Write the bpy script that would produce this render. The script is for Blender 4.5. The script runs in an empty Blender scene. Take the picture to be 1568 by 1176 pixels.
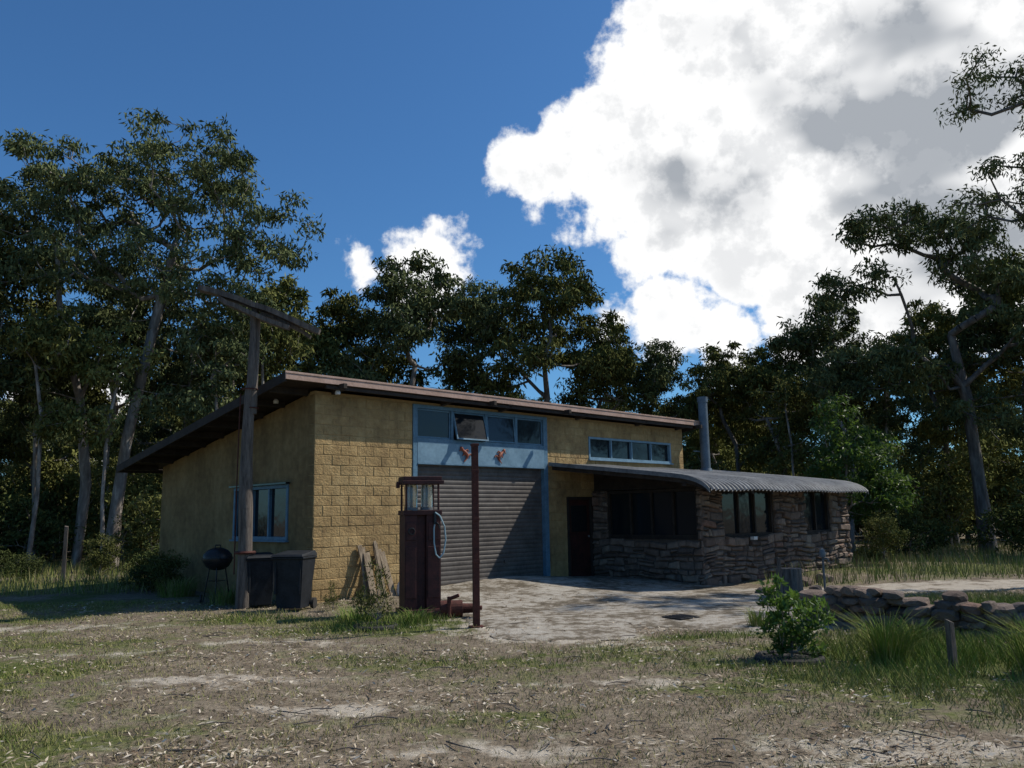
import bpy, bmesh, math, random
import numpy as np
from mathutils import Vector, Matrix, noise
rng=np.random.default_rng(7); random.seed(7)
scene=bpy.context.scene
COL=scene.collection
def link(o,parent=None):
    COL.objects.link(o)
    if parent is not None: o.parent=parent
    return o
def empty(name,loc=(0,0,0),rz=0):
    e=bpy.data.objects.new(name,None); e.location=loc; e.rotation_euler=(0,0,rz); e.empty_display_size=.3
    return link(e)
# ---------------------------------------------------------------- materials
class NT:
    def __init__(s,name):
        s.m=bpy.data.materials.new(name); s.m.use_nodes=True; s.t=s.m.node_tree; s.t.nodes.clear()
        s.out=s.n('ShaderNodeOutputMaterial')
    def n(s,typ,**kw):
        nd=s.t.nodes.new(typ)
        for k,v in kw.items(): setattr(nd,k,v)
        return nd
    def l(s,a,b): s.t.links.new(a,b)
    def co(s,kind='Object',scale=None):
        tc=s.n('ShaderNodeTexCoord')
        if scale is None: return tc.outputs[kind]
        mp=s.n('ShaderNodeMapping'); mp.inputs['Scale'].default_value=scale
        s.l(tc.outputs[kind],mp.inputs[0]); return mp.outputs[0]
    def noise(s,vec,scale,detail=4,rough=.6):
        nd=s.n('ShaderNodeTexNoise'); nd.inputs['Scale'].default_value=scale; nd.inputs['Detail'].default_value=detail; nd.inputs['Roughness'].default_value=rough
        s.l(vec,nd.inputs['Vector']); return nd.outputs['Fac']
    def ramp(s,fac,stops):
        r=s.n('ShaderNodeValToRGB'); e=r.color_ramp.elements
        while len(e)<len(stops): e.new(.5)
        for el,(p,c) in zip(e,stops):
            el.position=p; el.color=(c[0],c[1],c[2],1) if hasattr(c,'__len__') else (c,c,c,1)
        s.l(fac,r.inputs[0]); return r.outputs[0]
    def mix(s,fac,a,b,mode='MIX'):
        m=s.n('ShaderNodeMix',data_type='RGBA',blend_type=mode)
        for sock,v in ((m.inputs['Factor'],fac),(m.inputs[6],a),(m.inputs[7],b)):
            if hasattr(v,'links'): s.l(v,sock)
            elif hasattr(v,'__len__'): sock.default_value=(v[0],v[1],v[2],1)
            else: sock.default_value=v
        return m.outputs[2]
    def math(s,op,a,b=0,clamp=False):
        m=s.n('ShaderNodeMath',operation=op,use_clamp=clamp)
        for i,v in enumerate((a,b)):
            if hasattr(v,'links'): s.l(v,m.inputs[i])
            else: m.inputs[i].default_value=v
        return m.outputs[0]
    def bump(s,h,strength=.5,dist=.02,nrm=None):
        b=s.n('ShaderNodeBump'); b.inputs['Strength'].default_value=strength; b.inputs['Distance'].default_value=dist
        s.l(h,b.inputs['Height'])
        if nrm is not None: s.l(nrm,b.inputs['Normal'])
        return b.outputs[0]
    def pbr(s,col,rough=.8,metal=0,nrm=None,spec=.3):
        p=s.n('ShaderNodeBsdfPrincipled')
        if hasattr(col,'links'): s.l(col,p.inputs['Base Color'])
        else: p.inputs['Base Color'].default_value=(*col,1)
        if hasattr(rough,'links'): s.l(rough,p.inputs['Roughness'])
        else: p.inputs['Roughness'].default_value=rough
        p.inputs['Metallic'].default_value=metal
        p.inputs['Specular IOR Level'].default_value=spec
        if nrm is not None: s.l(nrm,p.inputs['Normal'])
        s.l(p.outputs[0],s.out.inputs[0]); return s.m
    def diff(s,col):
        p=s.n('ShaderNodeBsdfDiffuse'); s.l(col,p.inputs[0]); s.l(p.outputs[0],s.out.inputs[0]); return p
def weathered(name,c1,c2,scale=6,rough=.8,metal=0,bs=.3,bd=.01,stretch=(1,1,1),spec=.3):
    t=NT(name); v=t.co('Object',stretch); n=t.noise(v,scale,5,.65); n2=t.noise(v,scale*6,3,.6)
    f=t.math('ADD',n,t.math('MULTIPLY',t.math('SUBTRACT',n2,.5),.5))
    col=t.ramp(f,[(.3,c1),(.7,c2)])
    return t.pbr(col,rough,metal,t.bump(n2,bs,bd),spec)
def leafmat(name,c_dark,c_light,c_trans=None,tr=.3):
    t=NT(name); g=t.n('ShaderNodeNewGeometry'); a=t.n('ShaderNodeAttribute',attribute_name='tone')
    oi=t.n('ShaderNodeObjectInfo')
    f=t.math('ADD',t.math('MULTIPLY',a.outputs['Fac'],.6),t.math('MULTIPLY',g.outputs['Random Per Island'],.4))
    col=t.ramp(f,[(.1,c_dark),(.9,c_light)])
    br=t.math('ADD',t.math('MULTIPLY',oi.outputs['Random'],.5),.75)
    col=t.mix(1.0,col,br,'MULTIPLY')
    if not c_trans: t.diff(col)
    else:
        t.pbr(col,.5,0,None,.3)
        p=[n for n in t.t.nodes if n.type=='BSDF_PRINCIPLED'][0]
        tb=t.n('ShaderNodeBsdfTranslucent'); tb.inputs[0].default_value=(*c_trans,1)
        ms=t.n('ShaderNodeMixShader'); ms.inputs[0].default_value=tr
        t.l(p.outputs[0],ms.inputs[1]); t.l(tb.outputs[0],ms.inputs[2]); t.l(ms.outputs[0],t.out.inputs[0])
    return t.m
M={}
M['leaf']=leafmat('gum_leaves',(.045,.06,.026),(.145,.165,.072))
M['leaf_olive']=leafmat('gum_leaves_olive',(.058,.07,.022),(.19,.195,.066))
M['leaf_bright']=leafmat('bright_leaves',(.03,.065,.015),(.10,.175,.035),(.15,.25,.04),.3)
M['leaf_bush']=leafmat('bush_leaves',(.038,.052,.02),(.11,.13,.045))
def barkmat(name,k):
    t=NT(name); v=t.co('Object',(1,1,.25)); n=t.noise(v,5,5,.65); n2=t.noise(v,30,3)
    C=lambda a,b,c:(a*k,b*k,c*k)
    col=t.ramp(n,[(.3,C(.10,.082,.068)),(.5,C(.22,.19,.165)),(.68,C(.44,.40,.35))])
    return t.pbr(col,.85,0,t.bump(n2,.5,.02))
M['bark']=barkmat('gum_bark',.95); M['bark_dark']=barkmat('dark_bark',.5)
M['wood_grey']=weathered('weathered_wood',(.05,.04,.034),(.19,.16,.135),4,.85,0,.6,.015,(4,4,.4))
M['wood_dark']=weathered('dark_timber',(.018,.014,.012),(.05,.038,.03),5,.8)
M['wood_tan']=weathered('timber_board',(.12,.085,.055),(.32,.25,.17),4,.8,0,.4,.01,(5,5,.5))
M['fascia']=weathered('painted_fascia',(.32,.21,.16),(.46,.32,.26),3,.65)
M['blue']=weathered('blue_paint',(.07,.14,.20),(.13,.24,.33),5,.5,0,.15,.005)
M['blue_light']=weathered('pale_blue_paint',(.12,.21,.28),(.20,.32,.41),3,.5,0,.15,.005)
M['roller']=weathered('roller_door_metal',(.07,.06,.054),(.13,.115,.102),2.5,.55,.1,.1,.004)
M['iron']=weathered('galvanised_iron',(.09,.093,.095),(.23,.235,.235),2.2,.6,.25,.15,.005)
M['maroon']=weathered('faded_maroon_paint',(.022,.009,.009),(.075,.022,.019),5,.6,0,.2,.006)
M['rust']=weathered('rusty_steel',(.045,.016,.013),(.12,.038,.027),12,.75,.1,.4,.01)
M['orange']=weathered('orange_paint',(.22,.06,.035),(.36,.11,.06),10,.6)
M['black']=weathered('black_enamel',(.012,.012,.013),(.03,.03,.032),6,.35,0,.1,.003)
M['plastic']=weathered('dark_plastic',(.010,.012,.015),(.024,.028,.034),5,.6,0,.1,.004,spec=.2)
M['white']=weathered('white_plastic',(.5,.5,.5),(.75,.75,.74),5,.5)
M['rubber']=weathered('pale_hose',(.22,.32,.36),(.32,.44,.48),8,.5)
M['tyre']=weathered('tyre_rubber',(.02,.02,.02),(.05,.045,.04),14,.85)
M['pipe']=weathered('blue_grey_flue',(.08,.11,.14),(.14,.18,.22),4,.5,.2)
def glassmat():
    t=NT('window_glass'); n=t.noise(t.co('Object'),1.3,3); 
    return t.pbr((.012,.016,.02),.07,0,t.bump(n,.12,.05),.35)
M['glass']=glassmat()
t=NT('clear_glass'); p=t.n('ShaderNodeBsdfPrincipled'); p.inputs['Base Color'].default_value=(.6,.68,.68,1); p.inputs['Transmission Weight'].default_value=.8; p.inputs['Roughness'].default_value=.12; t.l(p.outputs[0],t.out.inputs[0]); M['clear']=t.m
def blockmat(name,brick):
    t=NT(name); v=t.co('Object'); g=t.n('ShaderNodeNewGeometry')
    n=t.noise(v,1.1,5,.6); n2=t.noise(v,24,5,.7); n3=t.noise(v,7,4,.6)
    f=t.math('ADD',n,t.math('MULTIPLY',t.math('SUBTRACT',n3,.5),.7))
    k=.62 if brick else 1  # rendered copy is darkened: the side wall's shade is part of its colour
    col=t.ramp(f,[(.25,(.26*k,.17*k,.078*k)),(.5,(.40*k,.27*k,.12*k)),(.75,(.51*k,.365*k,.175*k))])
    # streaky weathering, heavier toward the ground
    st=t.noise(t.co('Object',(1,1,.18)),3.2,4,.6); col=t.mix(.6,col,t.ramp(st,[(.32,.62),(.6,1.05)]),'MULTIPLY')
    if brick:
        sp=t.n('ShaderNodeSeparateXYZ'); t.l(v,sp.inputs[0]); cb=t.n('ShaderNodeCombineXYZ'); t.l(sp.outputs[1],cb.inputs[0]); t.l(sp.outputs[2],cb.inputs[1])
        b=t.n('ShaderNodeTexBrick'); t.l(cb.outputs[0],b.inputs[0]); b.inputs['Scale'].default_value=1; b.inputs['Brick Width'].default_value=.4; b.inputs['Row Height'].default_value=.2; b.inputs['Mortar Size'].default_value=.008; b.inputs['Mortar Smooth'].default_value=.8
        b.inputs['Color1'].default_value=(1,1,1,1); b.inputs['Color2'].default_value=(.9,.9,.9,1); b.inputs['Mortar'].default_value=(.86,.85,.83,1)
        col=t.mix(.7,col,b.outputs['Color'],'MULTIPLY')
        h=t.math('ADD',t.math('MULTIPLY',b.outputs['Fac'],-.4),n2)
        return t.pbr(col,.9,0,t.bump(h,.4,.01))
    vr=t.math('ADD',t.math('MULTIPLY',g.outputs['Random Per Island'],.20),.87)
    col=t.mix(1.0,col,vr,'MULTIPLY')
    h=t.math('ADD',n2,n3)
    return t.pbr(col,.92,0,t.bump(h,1.0,.024))
M['block']=blockmat('yellow_block',False); M['render']=blockmat('yellow_rendered_wall_shaded',True)
M['mortar']=weathered('mortar',(.27,.185,.085),(.38,.27,.13),8,.95)
def stonemat(name='rubble_stone',k=1.0):
    t=NT(name); v=t.co('Object'); g=t.n('ShaderNodeNewGeometry'); n=t.noise(v,7,5,.7); n2=t.noise(v,40,4,.7)
    C=lambda a,b,c:(a*k,b*k,c*k)
    col=t.ramp(g.outputs['Random Per Island'],[(0,C(.14,.10,.08)),(.25,C(.22,.155,.12)),(.5,C(.29,.22,.175)),(.7,C(.18,.14,.12)),(.85,C(.35,.28,.22)),(1,C(.26,.155,.115))])
    kk=t.ramp(n,[(.3,.5),(.7,1.2)]); col=t.mix(1.0,col,kk,'MULTIPLY')
    return t.pbr(col,.92,0,t.bump(t.math('ADD',n2,n),.8,.02))
M['stone']=stonemat(k=.88); M['stone_dark']=stonemat('shaded_stone',.72)  # second stone is a darkened copy, the low wall's shade put into its colour
M['stone_mortar']=weathered('stone_mortar',(.07,.054,.043),(.13,.10,.08),10,.95)
def groundmat():
    t=NT('bush_ground'); v=t.co('Object')
    s=t.n('ShaderNodeAttribute',attribute_name='sand').outputs['Fac']; gr=t.n('ShaderNodeAttribute',attribute_name='green').outputs['Fac']
    n1=t.noise(v,.55,5,.62); n2=t.noise(v,2.6,6,.68); n3=t.noise(v,22,5,.7); n4=t.noise(v,110,2,.7)
    soil=t.ramp(n2,[(.28,(.115,.088,.062)),(.5,(.205,.165,.118)),(.72,(.32,.27,.20))])
    fleck=t.ramp(n3,[(.33,.6),(.5,1.0),(.68,1.45)]); soil=t.mix(1.0,soil,fleck,'MULTIPLY')
    grass=t.ramp(n3,[(.3,(.055,.072,.02)),(.55,(.12,.135,.038)),(.75,(.23,.21,.09))])
    sand=t.ramp(n2,[(.25,(.34,.29,.225)),(.75,(.50,.445,.365))])
    gm=t.math('ADD',t.math('ADD',gr,t.math('MULTIPLY',t.math('SUBTRACT',n1,.5),2.4)),t.math('MULTIPLY',t.math('SUBTRACT',n2,.5),1.8))
    gm=t.ramp(gm,[(.34,0),(.72,1)])
    col=t.mix(gm,soil,grass)
    sm=t.math('ADD',t.math('ADD',s,t.math('MULTIPLY',t.math('SUBTRACT',n1,.5),1.8)),t.math('MULTIPLY',t.math('SUBTRACT',n2,.5),2.0))
    sm=t.ramp(sm,[(.42,0),(.72,1)])
    col=t.mix(sm,col,sand)
    h=t.math('ADD',t.math('ADD',n3,t.math('MULTIPLY',n4,.5)),n2)
    return t.pbr(col,.95,0,t.bump(h,.7,.04),.15)
M['ground']=groundmat()
def drivemat():
    t=NT('worn_concrete'); v=t.co('Object'); n1=t.noise(v,.8,6,.62); n2=t.noise(v,5,6,.72); n3=t.noise(v,50,4,.7)
    f=t.math('ADD',n1,t.math('MULTIPLY',t.math('SUBTRACT',n2,.5),1.2))
    col=t.ramp(f,[(.36,(.13,.105,.072)),(.46,(.24,.20,.148)),(.52,(.38,.34,.28)),(.8,(.52,.48,.415))])
    col=t.mix(.8,col,t.ramp(n3,[(.3,.5),(.6,1.05)]),'MULTIPLY')
    return t.pbr(col,.92,0,t.bump(t.math('ADD',n3,n2),.8,.03))
M['drive']=drivemat()
def grassmat(name,a,b,c):
    t=NT(name); g=t.n('ShaderNodeNewGeometry'); at=t.n('ShaderNodeAttribute',attribute_name='tone')
    f=t.math('ADD',t.math('MULTIPLY',at.outputs['Fac'],.7),t.math('MULTIPLY',g.outputs['Random Per Island'],.3))
    col=t.ramp(f,[(.1,a),(.5,b),(.9,c)])
    t.diff(col); return t.m
M['grass']=grassmat('grass_blades',(.36,.30,.17),(.22,.225,.075),(.11,.19,.035))
M['litter']=grassmat('dry_leaves',(.14,.09,.06),(.36,.29,.205),(.62,.55,.45))
# ---------------------------------------------------------------- mesh helpers
class MB:
    def __init__(s): s.v=[]; s.f=[]; s.m=[]; s.M=Matrix.Identity(4); s.cur=0
    def add(s,vs,fs):
        b=len(s.v); s.v+=[tuple(s.M@Vector(p)) for p in vs]; s.f+=[tuple(b+i for i in f) for f in fs]; s.m+=[s.cur]*len(fs)
    def box(s,x0,x1,y0,y1,z0,z1):
        s.add([(x0,y0,z0),(x1,y0,z0),(x1,y1,z0),(x0,y1,z0),(x0,y0,z1),(x1,y0,z1),(x1,y1,z1),(x0,y1,z1)],
              [(0,3,2,1),(4,5,6,7),(0,1,5,4),(1,2,6,5),(2,3,7,6),(3,0,4,7)])
    def hexa(s,p): s.add(p,[(0,3,2,1),(4,5,6,7),(0,1,5,4),(1,2,6,5),(2,3,7,6),(3,0,4,7)])
    def cyl(s,p0,p1,r0,r1=None,n=14,caps=True):
        r1=r0 if r1 is None else r1; p0=Vector(p0);p1=Vector(p1); d=(p1-p0).normalized()
        a=Vector((0,0,1)) if abs(d.z)<.9 else Vector((1,0,0)); u=d.cross(a).normalized(); w=d.cross(u)
        vs=[]
        for p,r in ((p0,r0),(p1,r1)):
            for i in range(n):
                t=2*math.pi*i/n; vs.append(p+u*math.cos(t)*r+w*math.sin(t)*r)
        fs=[(i,(i+1)%n,n+(i+1)%n,n+i) for i in range(n)]
        if caps: fs+=[tuple(range(n))[::-1],tuple(range(n,2*n))]
        s.add(vs,fs)
    def tube(s,pts,rs,n=8):
        for i in range(len(pts)-1): s.cyl(pts[i],pts[i+1],rs[i],rs[i+1],n,True)
    def lathe(s,prof,c=(0,0,0),n=20):
        vs=[];fs=[]
        for r,z in prof:
            for i in range(n):
                t=2*math.pi*i/n; vs.append((c[0]+r*math.cos(t),c[1]+r*math.sin(t),c[2]+z))
        for k in range(len(prof)-1):
            for i in range(n): fs.append((k*n+i,k*n+(i+1)%n,(k+1)*n+(i+1)%n,(k+1)*n+i))
        s.add(vs,fs)
    def torus(s,c,R,r,n=20,m=8,ax='z'):
        vs=[];fs=[]
        for i in range(n):
            a=2*math.pi*i/n
            for j in range(m):
                b=2*math.pi*j/m; q=((R+r*math.cos(b))*math.cos(a),(R+r*math.cos(b))*math.sin(a),r*math.sin(b))
                if ax=='x': q=(q[2],q[0],q[1])
                if ax=='y': q=(q[0],q[2],q[1])
                vs.append((c[0]+q[0],c[1]+q[1],c[2]+q[2]))
        for i in range(n):
            for j in range(m): fs.append((i*m+j,((i+1)%n)*m+j,((i+1)%n)*m+(j+1)%m,i*m+(j+1)%m))
        s.add(vs,fs)
    def done(s,name,mats,parent=None,bevel=0,smooth=False,loc=None,rz=None):
        me=bpy.data.meshes.new(name); me.from_pydata(s.v,[],s.f); me.polygons.foreach_set('material_index',s.m)
        for k in mats: me.materials.append(M[k])
        bm=bmesh.new(); bm.from_mesh(me); bmesh.ops.recalc_face_normals(bm,faces=bm.faces); bm.to_mesh(me); bm.free()
        if smooth:
            me.polygons.foreach_set('use_smooth',[True]*len(me.polygons))
            try: me.set_sharp_from_angle(angle=math.radians(35))
            except Exception: pass
        o=bpy.data.objects.new(name,me)
        if loc is not None: o.location=loc
        if rz is not None: o.rotation_euler=(0,0,rz)
        link(o,parent)
        if bevel:
            b=o.modifiers.new('bevel','BEVEL'); b.width=bevel; b.segments=2; b.limit_method='ANGLE'
        return o
def np_mesh(name,V,F,mats,mi=None,attrs=None,smooth=None):
    me=bpy.data.meshes.new(name); n=len(V); m,k=F.shape
    me.vertices.add(n); me.vertices.foreach_set('co',np.ascontiguousarray(V,dtype=np.float32).ravel())
    me.loops.add(m*k); me.loops.foreach_set('vertex_index',np.ascontiguousarray(F,dtype=np.int32).ravel())
    me.polygons.add(m); me.polygons.foreach_set('loop_start',np.arange(0,m*k,k,dtype=np.int32))
    if mi is not None: me.polygons.foreach_set('material_index',np.ascontiguousarray(mi,dtype=np.int32))
    me.update(calc_edges=True)
    if smooth is not None: me.polygons.foreach_set('use_smooth',smooth)
    for kx in mats: me.materials.append(M[kx])
    for a,val in (attrs or {}).items():
        at=me.attributes.new(a,'FLOAT','POINT'); at.data.foreach_set('value',np.ascontiguousarray(val,dtype=np.float32))
    return me
# ---------------------------------------------------------------- terrain
def H(x,y):
    x=np.asarray(x,float); y=np.asarray(y,float)
    h=.15*np.exp(-((x+.3)**2+(y-19.6)**2)/(2*2.1**2))-.13*np.exp(-((x-5.2)**2+(y-19)**2)/(2*2.2**2))
    h=h+.015*np.sin(x*1.3+y*.7)+.012*np.sin(x*.6-y*1.9+1)
    return h
def Hz(x,y): return float(H(x,y))
DRIVE=[(-2.3,17.9),(-.9,19.3),(.9,21.0),(2.1,22.2),(4.43,19.9),(5.7,18.6),(5.6,16.5),(4.9,14.2),(4.5,12.6),(4.2,11.6),(3.3,11.5),(2.4,12.2),(1.7,12.25),(1.4,11.0),(.5,10.9),(-.3,11.3),(-.55,12.6),(-1.0,14.2),(-1.3,16)]
ROAD=[(5.2,17.4),(7.2,17.1),(9.4,16.9),(14,16.3),(30,15.5),(30,17.8),(15,18.4),(11,18.7),(8,18.9),(6.6,18.5)]
def fractal(poly,it,amp):
    P=[np.array(p,float) for p in poly]; r=random.Random(3)
    for _ in range(it):
        Q=[]
        for a,b in zip(P,P[1:]+P[:1]):
            d=b-a; L=np.linalg.norm(d); n=np.array([-d[1],d[0]])/(L+1e-9)
            Q+= [a,(a+b)/2+n*L*r.uniform(-amp,amp)]
        P=Q
    return np.array(P)
def inside(x,y,P):
    c=np.zeros(x.shape,bool); n=len(P)
    for i in range(n):
        x0,y0=P[i]; x1,y1=P[(i+1)%n]
        k=((y0>y)!=(y1>y))&(x<(x1-x0)*(y-y0)/((y1-y0) if y1!=y0 else 1e-9)+x0); c^=k
    return c
def sdist(x,y,P):
    d=np.full(x.shape,1e9); n=len(P)
    for i in range(n):
        a=np.array(P[i]); b=np.array(P[(i+1)%n]); e=b-a; t=np.clip(((x-a[0])*e[0]+(y-a[1])*e[1])/(e@e),0,1)
        d=np.minimum(d,np.hypot(x-a[0]-t*e[0],y-a[1]-t*e[1]))
    return np.where(inside(x,y,P),-d,d)
drive_poly=fractal(DRIVE,4,.17)
def sandmask(x,y):
    s=np.zeros(x.shape)
    s=np.maximum(s,.75*np.exp(-np.clip(sdist(x,y,ROAD),0,None)/.2))
    s=np.maximum(s,.65*np.exp(-np.clip(sdist(x,y,DRIVE),0,None)/.6))
    for cx,cy,rx,ry,a in ((-3.0,8.6,1.1,.5,.85),(-1.7,7.4,1.0,.4,.8),(1.2,8.3,.9,.3,.75),(-8.2,13.2,2.5,.5,.75),(3.5,5.9,3,.5,.6),(-5.5,10.4,2,.5,.5),(0,6,3,.5,.5),(-3,11.3,1.5,.4,.55)):
        s=np.maximum(s,a*np.exp(-(((x-cx)/rx)**2+((y-cy)/ry)**2)))
    return s
def greenmask(x,y):
    g=np.zeros(x.shape)+.25
    for cx,cy,rx,ry,a in ((-6.5,9,3,3.5,.75),(-4.3,6.2,1.5,1.1,.8),(-10,13,4,3,.8),(-10,17,6,2,.75),(4.8,9,3.0,2.7,1.0),(-1.9,12.7,2.0,1.3,1.0),(2.5,8.6,2.0,1.8,.65),(-12,22,8,4,.8),(0,9.6,3,1.0,.65),(14,22,10,3,.8),(8,13.5,4,2.4,.95),(-4,6.5,2,1,.4),(0,7,1.5,.7,.45),(1,12.6,1,.7,.4),(-4.2,13.8,1.6,.7,.8),(2.8,11.2,1.8,.6,.9),(4.3,6.6,1.6,.6,.6)):
        g=np.maximum(g,a*np.exp(-(((x-cx)/rx)**2+((y-cy)/ry)**2)))
    return g
def axis(lo,hi,step,far):
    a=list(np.arange(lo,hi,step)); s=step; p=a[-1]
    while p<far: s*=1.35; p+=s; a.append(p)
    s=step; p=a[0]
    while p>-far: s*=1.35; p-=s; a.insert(0,p)
    return np.array(a)
xs=axis(-14,17,.14,900); ys=axis(3.5,26,.14,900)
X,Y=np.meshgrid(xs,ys,indexing='ij'); Z=H(X,Y)
near=(np.abs(X)<40)&(Y>0)&(Y<40)
Z=Z+np.where(near,rng.normal(0,.006,X.shape),0)
nx,ny=X.shape; idx=np.arange(nx*ny).reshape(nx,ny)
F=np.stack([idx[:-1,:-1],idx[1:,:-1],idx[1:,1:],idx[:-1,1:]],-1).reshape(-1,4)
x_,y_=X.ravel(),Y.ravel()
gme=np_mesh('ground',np.stack([x_,y_,Z.ravel()],1),F,['ground'],attrs={'sand':sandmask(x_,y_),'green':greenmask(x_,y_)},smooth=[True]*len(F))
ground=link(bpy.data.objects.new('ground',gme))
bm=bmesh.new(); bv=[bm.verts.new((p[0],p[1],0)) for p in drive_poly]
bm.faces.new(bv); bmesh.ops.triangulate(bm,faces=bm.faces)
for _ in range(4):
    es=[e for e in bm.edges if e.calc_length()>.45]
    if not es: break
    bmesh.ops.subdivide_edges(bm,edges=es,cuts=1); bmesh.ops.triangulate(bm,faces=bm.faces)
for v in bm.verts: v.co.z=Hz(v.co.x,v.co.y)+(.004 if v.is_boundary else .022)
me=bpy.data.meshes.new('driveway'); bm.to_mesh(me); bm.free(); me.materials.append(M['drive']); me.polygons.foreach_set('use_smooth',[True]*len(me.polygons))
link(bpy.data.objects.new('driveway',me))
# ---------------------------------------------------------------- grass + litter
def cone(n,y0,y1,k=.72,pw=1.0):
    y=y0+(y1-y0)*rng.random(n)**pw; x=(rng.random(n)*2-1)*k*y; return x,y
BLD=[(-3.9,16.2),(-8.97,21.3),(0.1,30.4),(6.5,31),(9.4,23.7),(4.4,19.8),(2.1,22.2)]
def strip(x,y): return ~inside(x,y,drive_poly)&~inside(x,y,np.array(BLD))
def blades(name,x,y,h,w,lean,mat,tone):
    n=len(x); z=H(x,y)-.005
    a=rng.random(n)*2*np.pi; bx=np.stack([np.cos(a),np.sin(a),0*a],1)*(w/2)[:,None]
    la=rng.random(n)*2*np.pi; L=np.stack([np.cos(la),np.sin(la),0*la],1)*(lean*h)[:,None]
    P=np.stack([x,y,z],1); up=np.zeros((n,3)); up[:,2]=h
    V=np.stack([P-bx,P+bx,P+bx*.2+L+up,P-bx*.2+L+up],1).reshape(-1,3)
    return np_mesh(name,V,np.arange(n*4).reshape(n,4),[mat],attrs={'tone':np.repeat(tone,4)})
n=430000; x,y=cone(n,5,17,.74,1.25)
g=greenmask(x,y); s=sandmask(x,y)
pn=.5+.25*np.sin(x*2.1+np.sin(y*1.7)*2)+.25*np.sin(y*3.1+np.sin(x*2.3)*2)+.2*np.sin(x*7.3+np.sin(y*6.1)*2)
keep=(rng.random(n)<np.clip(g*1.05*pn+.04,0,1)*np.clip(1-1.3*s,0,1))&strip(x,y)
x,y,g=x[keep],y[keep],g[keep]; n=len(x)
h=(.018+.05*g**2+.02*rng.random(n))*(.6+.8*rng.random(n)); tall=np.exp(-(((x-5.1)/2.0)**2+((y-9.2)/2.0)**2)); h+=tall*.16*rng.random(n)
tall2=np.exp(-(((x+1.9)/1.0)**2+((y-12.8)/.7)**2)); h+=tall2*.14*rng.random(n)
tall3=np.exp(-(((x+3.9)/1.3)**2+((y-14.3)/.6)**2))+np.exp(-(((x-8)/3)**2+((y-14.3)/1.5)**2)); h+=tall3*.12*rng.random(n)
tone=np.clip(g*.85+rng.normal(0,.2,n),0,1)
link(bpy.data.objects.new('grass',blades('grass',x,y,h,.004+.004*rng.random(n)+.0003*y,.3+.7*rng.random(n),'grass',tone)))
n=60000; x=rng.uniform(-30,34,n); y=rng.uniform(19,34,n)
keep=strip(x,y)&(sdist(x,y,np.array(BLD))>.3)&(sdist(x,y,ROAD)>.2)&((x<-6)|(x>6)); x,y=x[keep],y[keep]; n=len(x)
h=.12+.35*rng.random(n)*(.5+.5*np.sin(x*.9+np.sin(y*1.1)*2)**2)
link(bpy.data.objects.new('tall_grass',blades('tall_grass',x,y,h,.012+.014*rng.random(n),.5*rng.random(n),'grass',np.clip(.48+rng.normal(0,.25,n),0,1))))
n=56000; x,y=cone(n,5,17,.74,1.35)
pn=.5+.5*np.sin(x*1.3+1+np.sin(y*1.1)*2)*np.sin(y*1.9+np.sin(x*1.3)*1.5)
gg=greenmask(x,y)
keep=(rng.random(n)<(.07+.9*pn**1.6)*(1-.65*gg))&(~inside(x,y,drive_poly)|(rng.random(n)<.15))&(sdist(x,y,np.array(BLD))>0)
x,y=x[keep],y[keep]; n=len(x)
a=rng.random(n)*2*np.pi; L=.03+.06*rng.random(n); W=.006+.009*rng.random(n)+.0004*y
d=np.stack([np.cos(a),np.sin(a),rng.normal(0,.25,n)],1); w=np.stack([-np.sin(a),np.cos(a),rng.normal(0,.45,n)],1)
P=np.stack([x,y,H(x,y)+.012+.012*rng.random(n)+np.where(inside(x,y,drive_poly),.018,0)],1)
V=np.stack([P-d*(L/2)[:,None],P+w*(W/2)[:,None]+[0,0,.004],P+d*(L/2)[:,None],P-w*(W/2)[:,None]],1).reshape(-1,3)
link(bpy.data.objects.new('leaf_litter',np_mesh('leaf_litter',V,np.arange(n*4).reshape(n,4),['litter'],attrs={'tone':np.repeat(rng.random(n),4)})))
# fallen twigs
mb=MB(); r=random.Random(17)
for i in range(150):
    y=5.3+10*r.random()**1.2; x=r.uniform(-.7,.7)*y
    if bool(inside(np.array([x]),np.array([y]),drive_poly)[0]) and r.random()<.8: continue
    a=r.uniform(0,6.28); L=r.uniform(.08,.38); z=Hz(x,y)+.018
    p1=(x+L*.5*math.cos(a),y+L*.5*math.sin(a),z+.012); p2=(p1[0]+L*.5*math.cos(a+.4),p1[1]+L*.5*math.sin(a+.4),z+.004)
    mb.tube([(x,y,z),p1,p2],[.006,.005,.003],5)
mb.done('fallen_twigs',['wood_grey'])
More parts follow.
